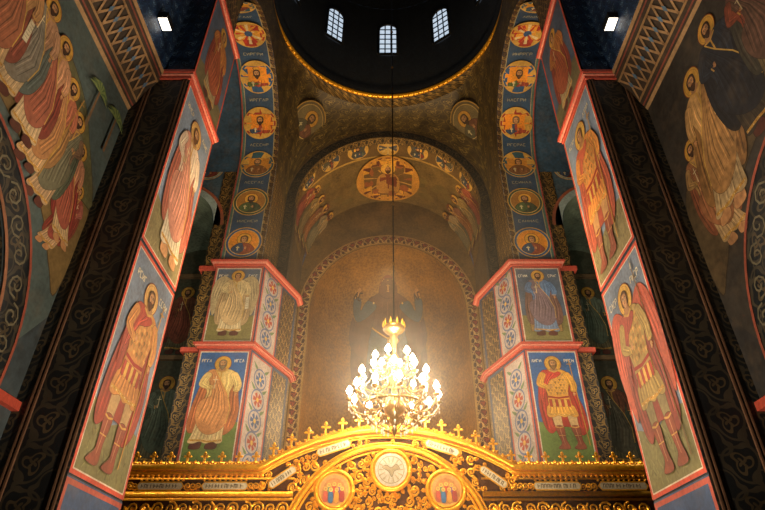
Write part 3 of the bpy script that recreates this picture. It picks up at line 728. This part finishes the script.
saint(C,0,-3.6,7.2,'#4a5a68','#6a4228','#4c5c68',kind='orans',prop=None,wid=1.4,beard=False,halo='#f4c050',skin='#cc9454',hair='#4a2c1c')
text(C,-2.3,2.0,.6,.4,'#2c180a',2,.1); text(C,1.7,2.0,.6,.4,'#2c180a',2,.1)
C.build('orans_mosaic',ap)

# ---- pendentives, ring, drum, dome
m=MB(); HXX=4.15; HY=5.35; RR=4.4; ZR=20.0
def bnd(th):
    dx,dy=math.sin(th),math.cos(th)
    k=min(HXX/max(abs(dx),1e-6),HY/max(abs(dy),1e-6)); x,y=dx*k,dy*k
    if abs(abs(y)-HY)<1e-6: h=ZC+math.sqrt(max(0,4.15**2-x*x))
    else:
        d=abs(YC+y-SY); h=HS+math.sqrt(max(0,(RA)**2-d*d))
    return x,y,h
def pend(th,v):
    x,y,h=bnd(th); rx,ry=RR*math.sin(th),RR*math.cos(th)
    e=1-math.cos(v*pi/2); return (x+(rx-x)*e,YC+y+(ry-y)*e,h+(ZR-h)*math.sin(v*pi/2))
m.grid(pend,lsp(0,2*pi,289),lsp(0,1,13),ORN_PEND,(1,1,1),lambda th,v:(th*5,v*5))
m.lathe([(4.9,19.86),(4.9,19.8),(4.42,19.93)],0,YC,ORN_GOLD,96)
m.lathe([(4.5,19.93),(4.45,19.86),(4.36,19.88),(4.33,20.0),(4.4,20.1)],0,YC,GOLD,96)
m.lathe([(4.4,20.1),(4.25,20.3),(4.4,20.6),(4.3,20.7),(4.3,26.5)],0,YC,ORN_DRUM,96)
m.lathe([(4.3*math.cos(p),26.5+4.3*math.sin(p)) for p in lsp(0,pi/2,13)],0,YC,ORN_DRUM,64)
for k in range(120):
    a=2*pi*k/120; m.lathe([(0,19.78),(.035,19.82),(.035,19.88),(0,19.92)],4.4*math.cos(a),YC+4.4*math.sin(a),GOLD,5)
dm=m.build('ceiling_dome')
for sx in (-1,1):
    for sy in (1,-1):
        th=math.atan2(sx*4.15,sy*5.35); v=.55
        p=Vector(pend(th,v)); du=Vector(pend(th+.02,v))-Vector(pend(th-.02,v)); dv=Vector(pend(th,v+.03))-Vector(pend(th,v-.03))
        n=du.cross(dv).normalized()
        if n.dot(Vector((0,YC,15))-p)<0: n=-n
        n=(n+(Vector((0,YC,8))-p).normalized()*.9).normalized()
        U=Vector((0,0,1)).cross(n).normalized(); V=n.cross(U)
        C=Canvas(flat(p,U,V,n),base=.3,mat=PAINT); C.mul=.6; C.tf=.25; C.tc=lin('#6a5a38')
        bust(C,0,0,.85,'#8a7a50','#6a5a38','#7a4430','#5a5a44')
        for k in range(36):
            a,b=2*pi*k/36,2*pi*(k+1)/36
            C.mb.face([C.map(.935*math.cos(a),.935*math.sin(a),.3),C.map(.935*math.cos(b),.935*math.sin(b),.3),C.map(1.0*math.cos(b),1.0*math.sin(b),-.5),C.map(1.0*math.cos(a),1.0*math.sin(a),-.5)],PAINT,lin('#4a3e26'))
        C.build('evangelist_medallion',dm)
for k in range(10):
    a=k*2*pi/10
    d=Vector((math.sin(a),math.cos(a),0)); U=Vector((math.cos(a),-math.sin(a),0)); O=Vector((0,YC,0))+d*4.22
    mp=flat(O,U,(0,0,1),-d); w=MB()
    def q(pts,off,mat): w.face([mp(x,z,off) for x,z in pts],mat)
    z0,z1=22.7,24.6
    top=[(.42*math.cos(t),z1+.42*math.sin(t)) for t in lsp(0,pi,11)]
    q([(-.42,z0),(.42,z0)]+top,0,PANE)
    w.tube([mp(-.45,z0,.03),mp(.45,z0,.03)],.06,BLACK); w.tube([mp(-.45,z0,.03)]+[mp(x*1.07,z,.03) for x,z in top[::-1]]+[mp(.45,z0,.03)],.06,BLACK)
    for xx in (-.14,.14): w.tube([mp(xx,z0,.03),mp(xx,z1+.36,.03)],.03,BLACK,4)
    for zz in lsp(z0+.38,z1,5): w.tube([mp(-.42,zz,.03),mp(.42,zz,.03)],.03,BLACK,4)
    w.build('window_%d'%(k+1),dm)

# ================================================================ ICONOSTASIS
IY=13.6
def topz(x):
    return -1.3+math.sqrt(5.49**2-x*x) if abs(x)<2.95 else 3.33
m=MB(); xs=lsp(-6.0,6.0,97)
top=[(x,topz(x)) for x in xs]
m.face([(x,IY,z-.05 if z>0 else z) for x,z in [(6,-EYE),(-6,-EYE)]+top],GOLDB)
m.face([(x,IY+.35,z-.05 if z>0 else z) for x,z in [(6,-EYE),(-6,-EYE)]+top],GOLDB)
for a,b in zip(top[:-1],top[1:]): m.face([(a[0],IY-.1,a[1]),(b[0],IY-.1,b[1]),(b[0],IY+.35,b[1]),(a[0],IY+.35,a[1])],GOLD)
def mould(fn,xa,xb,dz,r,off,n=60,mat=GOLD,sides=8): m.tube([(x,IY-off,fn(x)+dz) for x in lsp(xa,xb,n)],r,mat,sides)
mould(topz,-6,6,-.04,.075,.14,120); mould(topz,-6,6,-.14,.04,.08,120); mould(topz,-6,6,-.19,.025,.05,120)
for q in (-1,1):
    x0,x1=sorted((q*2.15,q*6))
    m.tube([(x0,IY-.1,2.72),(x1,IY-.1,2.72)],.06,GOLD,8); m.tube([(x0,IY-.06,2.62),(x1,IY-.06,2.62)],.035,GOLD,8)
    m.tube([(x0,IY-.06,3.06),(x1,IY-.06,3.06)],.025,GOLD,6)
ia=[(2.31*math.sin(t),1.46+2.31*math.cos(t)) for t in lsp(-1.35,1.35,60)]
m.tube([(x,IY-.1,z) for x,z in ia],.06,GOLD,8); m.tube([(x*.96,IY-.06,1.46+(z-1.46)*.96) for x,z in ia],.03,GOLD,8)
m.tube([(x*1.04,IY-.06,1.46+(z-1.46)*1.04) for x,z in ia],.03,GOLD,8)
def scroll(x,z,r,a0,dr,th=.03,turn=1.6,yo=.05):
    pts=[];rad=[];n=16
    for k in range(n):
        t=k/(n-1); a=a0+dr*turn*2*pi*t; rr=r*(1-.85*t); pts.append((x+rr*math.cos(a),IY-yo-.03*t,z+rr*math.sin(a))); rad.append(th*(1-.4*t))
    m.tube(pts,rad,GOLD,5)
def boss(x,z,r,yo=.06,mat=GOLD):
    b=len(m.v); rings=4; seg=10
    for i in range(rings+1):
        p=pi/2*i/rings
        for k in range(seg): a=2*pi*k/seg; m.v.append((x+r*math.cos(p)*math.cos(a),IY-yo*.3-r*.8*math.sin(p),z+r*math.cos(p)*math.sin(a)))
    for i in range(rings):
        for k in range(seg): m.addf([b+i*seg+k,b+i*seg+(k+1)%seg,b+(i+1)*seg+(k+1)%seg,b+(i+1)*seg+k],mat,(1,1,1),None,True)
def leaf(x,z,a,l,w,yo=.06):
    c,s_=math.cos(a),math.sin(a); pts=[(0,0,0),(.35,.5,.2),(.7,.4,.3),(1,0,.1),(.7,-.4,.3),(.35,-.5,.2)]
    P=[(x+(p[0]*l*c-p[1]*w*s_),IY-yo-p[2]*.03,z+(p[0]*l*s_+p[1]*w*c)) for p in pts]; cen=(x+.5*l*c,IY-yo-.06,z+.5*l*s_)
    for i in range(6): m.face([P[i],P[(i+1)%6],cen],GOLD)
random.seed(5)
occ=[]
plates=[(-1.28,3.74,.32,.72),(1.28,3.74,-.32,.72),(-2.42,3.08,.62,.6),(2.42,3.08,-.62,.6)]
wplates=((-5.2,.95),(-3.72,.95),(3.86,.98),(5.36,1.0))
for q in (-1,1):
    x=2.35
    while x<5.98:
        scroll(q*x,2.42,.15,random.random()*6,q); scroll(q*(x+.16),2.14,.13,random.random()*6,-q); boss(q*x,2.42,.045); boss(q*(x+.16),2.14,.04)
        for a in range(3): leaf(q*(x+.1),2.3,random.random()*6,.2,.12)
        scroll(q*x,1.8,.15,random.random()*6,q)
        x+=.28
    x=2.9
    while x<5.98:
        leaf(q*x,3.07,pi/2,.1,.09); 
        if not any(abs(q*x-c)<w/2+.1 for c,w in wplates):
            scroll(q*x,2.89,.09,random.random()*6,q,.022); boss(q*x,2.89,.03)
        else: leaf(q*x,2.99,pi/2,.06,.07); leaf(q*x,2.79,-pi/2,.06,.07)
        x+=.12
def ok(x,z,r):
    for px,pz,a,l in plates:
        if math.hypot(x-px,z-pz)<l*.42+r*.5: return False
    return True
for i in range(2500):
    x=random.uniform(-2.9,2.9); z=random.uniform(2.5,4.1); r=random.uniform(.05,.13)
    if z+r>topz(x)-.2: continue
    if math.hypot(x,z-1.46)<2.31+r+.06: continue
    if abs(x)>2.1 and z<2.78 : continue
    if any(math.hypot(x-a,z-b)<(r+c)*.82 for a,b,c in occ) or not ok(x,z,r): continue
    occ.append((x,z,r)); scroll(x,z,r,random.random()*6,random.choice((-1,1)),r*.25); boss(x,z,r*.3); leaf(x+r*.4,z,random.random()*6,r*1.4,r*.9,.08)
rounds=[(0.07,3.24,.44),(-1.22,2.80,.42),(1.32,2.80,.42)]
for i in range(5000):
    x=random.uniform(-2.1,2.1); z=random.uniform(.6,3.7); r=random.uniform(.05,.14)
    if math.hypot(x,z-1.46)>2.31-r-.1: continue
    if any(math.hypot(x-a,z-b)<c+r*1.0+.05 for a,b,c in rounds): continue
    if any(math.hypot(x-a,z-b)<(r+c)*.8 for a,b,c in occ): continue
    occ.append((x,z,r)); scroll(x,z,r,random.random()*6,random.choice((-1,1)),r*.26); boss(x,z,r*.3)
    leaf(x+r*.5,z,random.random()*6,r*1.4,r*.9,.09)
for a,b,c in rounds:
    for rr,th in ((c,.055),(c-.07,.025)):
        m.tube([(a+rr*math.cos(t),IY-.1,b+rr*math.sin(t)) for t in lsp(0,2*pi,37)],th,GOLD,8)
    for k in range(18): t=2*pi*k/18; leaf(a+(c+.03)*math.cos(t),b+(c+.03)*math.sin(t),t,.13,.1,.08)
def cross(x,z,h):
    m.box(x-.022,x+.022,IY-.1,IY-.05,z,z+h,GOLD); m.box(x-h*.3,x+h*.3,IY-.1,IY-.05,z+h*.56,z+h*.7,GOLD); m.box(x-h*.16,x+h*.16,IY-.1,IY-.05,z+h*.82,z+h*.9,GOLD)
    for dx,dz in ((-h*.3,h*.63),(h*.3,h*.63),(0,h)): 
        m.lathe([(0,z+dz-.035),(.035,z+dz),(0,z+dz+.035)],x+dx,IY-.075,GOLD,6)
x=-5.9;i=0
while x<5.95:
    z=topz(x)
    for a in (pi/2,pi/2-.8,pi/2+.8): leaf(x,z,a,.15,.1,.08)
    if i%2==0: cross(x,z+.07,.24 if abs(x)>2.9 else .3)
    x+=.2; i+=1
for xx in (-5.8,-4.4,-3.0,-1.9,1.9,3.0,4.4,5.8):
    m.lathe([(.14,-EYE),(.14,-1.4),(.09,-1.3),(.08,1.9),(.13,2.0),(.13,2.1)],xx,IY-.12,GOLD,14)
ic=m.build('iconostasis')
C=Canvas(flat((0,IY-.09,0),(1,0,0),(0,0,1),(0,-1,0)),base=.0,dk=.0003)
def plate(cx,cz,w,h,a,n):
    c,s_=math.cos(a),math.sin(a)
    P=lambda u,v:(cx+u*c-v*s_,cz+u*s_+v*c)
    C.poly([P(*p) for p in [(-w/2-.08,0),(-w/2,h/2+.03),(w/2,h/2+.03),(w/2+.08,0),(w/2,-h/2-.03),(-w/2,-h/2-.03)]],(1,1,1),GOLD)
    C.poly([P(*p) for p in [(-w/2-.04,0),(-w/2,h/2),(w/2,h/2),(w/2+.04,0),(w/2,-h/2),(-w/2,-h/2)]],(1,1,1),WHITE)
    cw=w*.9/n
    for i in range(n):
        u=-w*.45+i*cw; k=random.randint(0,2)
        C.line([P(u,-h*.28),P(u,h*.28)],[.008]*2,'#3a2414')
        if k: C.line([P(u,h*.28*(k-1)),P(u+cw*.6,h*.28*(k-1))],[.008]*2,'#3a2414')
        if k==2: C.line([P(u+cw*.6,-h*.28),P(u+cw*.6,h*.28)],[.008]*2,'#3a2414')
for cx,w in wplates: plate(cx,2.89,w,.14,0,12)
for px,pz,a,l in plates: plate(px,pz,l,.15,a,9)
C.poly(circ(.07,3.24,.37,32),'#b8ac98'); C.loop(circ(.07,3.24,.3,32),.015,'#7a6848')
C.shape([(.07+a,3.24+b) for a,b in [(-.2,.05),(-.1,.1),(0,.04),(.12,.12),(.2,.02),(.08,-.03),(.02,-.16),(-.06,-.04)]],'#988868',.012)
for k in range(14): t=2*pi*k/14; C.line([(.07+.16*math.cos(t),3.24+.16*math.sin(t)),(.07+.28*math.cos(t),3.24+.28*math.sin(t))],[.006,.018],'#988868')
for cx in (-1.22,1.32):
    C.poly(circ(cx,2.8,.35,32),'#e0a03a'); C.poly(circ(cx,2.8,.32,32),'#c88c50')
    C.shape([(cx-.28,2.62),(cx-.2,2.95),(cx,3.05),(cx+.2,2.95),(cx+.28,2.62),(cx,2.5)],'#b8783c')
    for k,(dx,dz,rb) in enumerate([(-.12,.08,'#5a7a5a'),(.0,.1,'#a83228'),(.12,.08,'#7a4a7a'),(-.19,0,'#b84838'),(-.07,-.02,'#33608a'),(.06,-.02,'#c88a30'),(.18,0,'#9a2c28')]):
        C.shape([(cx+dx-.045,2.56+dz),(cx+dx-.05,2.74+dz),(cx+dx,2.79+dz),(cx+dx+.05,2.74+dz),(cx+dx+.045,2.56+dz)],rb,.006)
        C.poly(circ(cx+dx,2.82+dz,.045,14),'#e0b04a'); C.poly(circ(cx+dx,2.82+dz,.025,12),'#b8804e')
C.build('plaques_and_icons',ic)

# ================================================================ CHANDELIER
CX,CY=.14,YC-.1
ch=MB()
ch.lathe([(0,6.4),(.05,6.36),(.05,6.3),(.1,6.28),(.24,6.2),(.27,6.12),(.22,6.06),(.12,6.0),(.08,5.9),(.13,5.82),(.07,5.75),(.05,5.5),(.11,5.4),(.13,5.3),(.06,5.2),(.06,5.0),(.15,4.9),(.17,4.8),(.07,4.65),(.07,4.5),(.2,4.4),(.26,4.25),(.22,4.1),(.1,4.0),(.12,3.9),(.05,3.8),(.06,3.7),(0,3.55)],CX,CY,BRASS,20)
for k in range(10):
    a=2*pi*k/10; ch.lathe([(0,6.14),(.03,6.2),(.02,6.28),(0,6.36)],CX+.25*math.cos(a),CY+.25*math.sin(a),GOLD,6)
bulbs=[]
def tier(n,R,z,ph,drop):
    for k in range(n):
        a=ph+2*pi*k/n; c,s_=math.cos(a),math.sin(a)
        P=lambda r,zz:(CX+r*c,CY+r*s_,zz)
        pr=[(.07,z-drop*.4),(.2*R+.05,z-drop*.15),(.4*R,z-drop*.7),(.62*R,z-drop),(.85*R,z-drop*.8),(.98*R,z-drop*.35),(R,z)]
        pts=[]
        for i in range(len(pr)-1):
            for t in (0,.5): pts.append(P(pr[i][0]*(1-t)+pr[i+1][0]*t,pr[i][1]*(1-t)+pr[i+1][1]*t))
        pts.append(P(*pr[-1])); ch.tube(pts,.018,BRASS,6)
        sp=[];
        for i in range(10):
            t=i/9; aa=t*2.2*pi; rr=.11*(1-.8*t); sp.append(P(.55*R+rr*math.cos(aa),z-drop*.45+rr*math.sin(aa)))
        ch.tube(sp,.011,BRASS,5)
        x,y,_=P(R,z)
        ch.lathe([(0,z-.03),(.07,z-.01),(.08,z+.03),(.03,z+.035),(.022,z+.04)],x,y,BRASS,10)
        ch.lathe([(.022,z+.04),(.022,z+.13),(0,z+.135)],x,y,CANDLE,8)
        bulbs.append((x,y,z+.2))
        for j,zz in enumerate((.05,.13,.21)):
            ch.lathe([(0,z-zz+.03),(.018,z-zz),(0,z-zz-.04)],x,y,CRYS,5)
        a2=ph+2*pi*(k+1)/n
        sw=[]
        for i in range(7):
            t=i/6; r2=R*.97; aa=a+(a2-a)*t; sw.append((CX+r2*math.cos(aa),CY+r2*math.sin(aa),z-.05-.16*math.sin(pi*t)))
        for pnt in sw: ch.lathe([(0,pnt[2]+.02),(.014,pnt[2]),(0,pnt[2]-.02)],pnt[0],pnt[1],CRYS,5)
        ch.tube(sw,.006,BRASS,4)
tier(12,1.0,4.35,.1,.34); tier(10,.76,4.8,.3,.3); tier(6,.44,5.22,.2,.25)
for k in range(12):
    a=2*pi*k/12
    ch.tube([(CX+r*math.cos(a),CY+r*math.sin(a),z) for r,z in ((.66,4.25),(.6,4.0),(.38,3.8),(.12,3.68))],.014,BRASS,5)
    for r,z in ((.64,4.15),(.58,3.95),(.45,3.82),(.28,3.75)): ch.lathe([(0,z+.0),(.028,z-.05),(0,z-.13)],CX+r*math.cos(a),CY+r*math.sin(a),CRYS,5)
ch.tube([(CX+.66*math.cos(t),CY+.66*math.sin(t),4.25) for t in lsp(0,2*pi,30)],.03,BRASS,6)
ch.tube([(CX,CY,6.4),(CX,CY,30.7)],.018,BLACK,6)
for z in (8,10,12,14,16,18): ch.lathe([(.02,z-.06),(.045,z),(.02,z+.06)],CX,CY,BRASS,8)
co=ch.build('chandelier')
b=MB()
for x,y,z in bulbs: b.lathe([(0,z-.08),(.055,z-.04),(.07,z),(.05,z+.06),(0,z+.13)],x,y,BULB,8)
b.build('candle_bulbs',co)

for sx in (-1,1):
    w=MB(); y,z=6.55,10.1
    w.box(sx*4.42-.1,sx*4.42+.1,y-.16,y+.16,z-.05,z+.1,BLACK)
    w.face([(sx*4.42-.09,y-.14,z-.055),(sx*4.42+.09,y-.14,z-.055),(sx*4.42+.09,y+.14,z-.055),(sx*4.42-.09,y+.14,z-.055)],LAMP)
    w.build('floodlight')

# scattering volume added in the crossing for the glow around the chandelier
def haze(name,dens,mk):
    hz=MB(); mk(hz); ho=hz.build(name)
    hm=bpy.data.materials.new(name); hm.use_nodes=True; nt=hm.node_tree; nt.nodes.remove(nt.nodes['Principled BSDF'])
    vs=N(nt,'ShaderNodeVolumeScatter'); vs.inputs['Density'].default_value=dens; vs.inputs['Color'].default_value=(1,.88,.7,1); vs.inputs['Anisotropy'].default_value=.45
    nt.links.new(vs.outputs[0],nt.nodes['Material Output'].inputs['Volume'])
    ho.data.materials.clear(); ho.data.materials.append(hm)
haze('glow_haze',.021,lambda h:h.box(-3.6,3.6,9.3,13.3,.2,9.8,PAINT))

# ================================================================ LIGHTS
G=.93
def pt(name,loc,e,col,r=.1):
    l=bpy.data.lights.new(name,'POINT'); l.energy=e*G; l.color=col; l.shadow_soft_size=r
    o=bpy.data.objects.new(name,l); o.location=loc; bpy.context.collection.objects.link(o); return o
def spot(name,loc,tgt,e,col,ang=60,blend=.8,r=.15):
    l=bpy.data.lights.new(name,'SPOT'); l.energy=e*G; l.color=col; l.spot_size=math.radians(ang); l.spot_blend=blend; l.shadow_soft_size=r
    o=bpy.data.objects.new(name,l); o.location=loc; o.rotation_euler=(Vector(tgt)-Vector(loc)).to_track_quat('-Z','Y').to_euler(); bpy.context.collection.objects.link(o); return o
WARM=(1,.69,.36); NEU=(1,.79,.57); CAND=(1,.8,.56)
for k in range(6):
    a=2*pi*(k+.5)/6; pt('chandelier_light',(CX+1.0*math.cos(a),CY+1.0*math.sin(a),4.57),85,CAND,.05)
for k in range(3):
    a=2*pi*k/3+.5; pt('chandelier_light_top',(CX+.5*math.cos(a),CY+.5*math.sin(a),5.42),80,CAND,.05)
for sx in (-1,1):
    spot('pillar_fill',(sx*1.6,5.2,-1.2),(-sx*4,8.1,6.0),2200,NEU,75)  # unseen spot added to brighten the near pillar faces
    spot('far_pillar_light',(sx*1.5,6.0,2.5),(sx*4.8,15.3,7),1500,NEU,40)
    spot('vault_light',(sx*2.5,8.0,3.0),(sx*4.6,13.5,17),2300,WARM,50)
    pt('aisle_fill',(sx*8.2,13.5,7),210,(1,.9,.7),.2)  # unseen lamp added to brighten the aisle frescoes
    spot('wall_light',(sx*1.0,3.5,0),(-sx*5,6,7),340 if sx<0 else 150,NEU,60)
    spot('pendentive_fill',(sx*1.0,8.5,4.0),(-sx*3.2,16.6,18.2),1200,WARM,34)  # added spot that lifts the pendentives, no fixture there
spot('iconostasis_light',(0,8,-.6),(0,13.6,3.2),2500,(1,.76,.46),80)
spot('iconostasis_light_b',(0,10.5,7),(0,13.6,3),500,(1,.76,.46),95)
pt('apse_fill',(0,19.6,6.8),1050,WARM,.2)  # hidden lamp added to brighten the apse
spot('bema_light',(0,14.8,4.6),(0,20,17),2500,WARM,60)
W=bpy.data.worlds.new('World'); bpy.context.scene.world=W; W.use_nodes=True
W.node_tree.nodes['Background'].inputs[0].default_value=(.3,.4,.6,1); W.node_tree.nodes['Background'].inputs[1].default_value=.1
bpy.context.scene.view_settings.view_transform='Standard'

for o in bpy.context.scene.objects:
    if o.parent is None: o.location.z+=EYE
cam=bpy.data.cameras.new('camera'); co=bpy.data.objects.new('camera',cam); bpy.context.collection.objects.link(co)
cam.sensor_width=36; cam.lens=560/765*36; cam.clip_end=200; cam.clip_start=.05
cam.shift_x=-5.5/765
co.location=(0,0,EYE); co.rotation_euler=(math.radians(90+34.5),0,0)
bpy.context.scene.camera=co
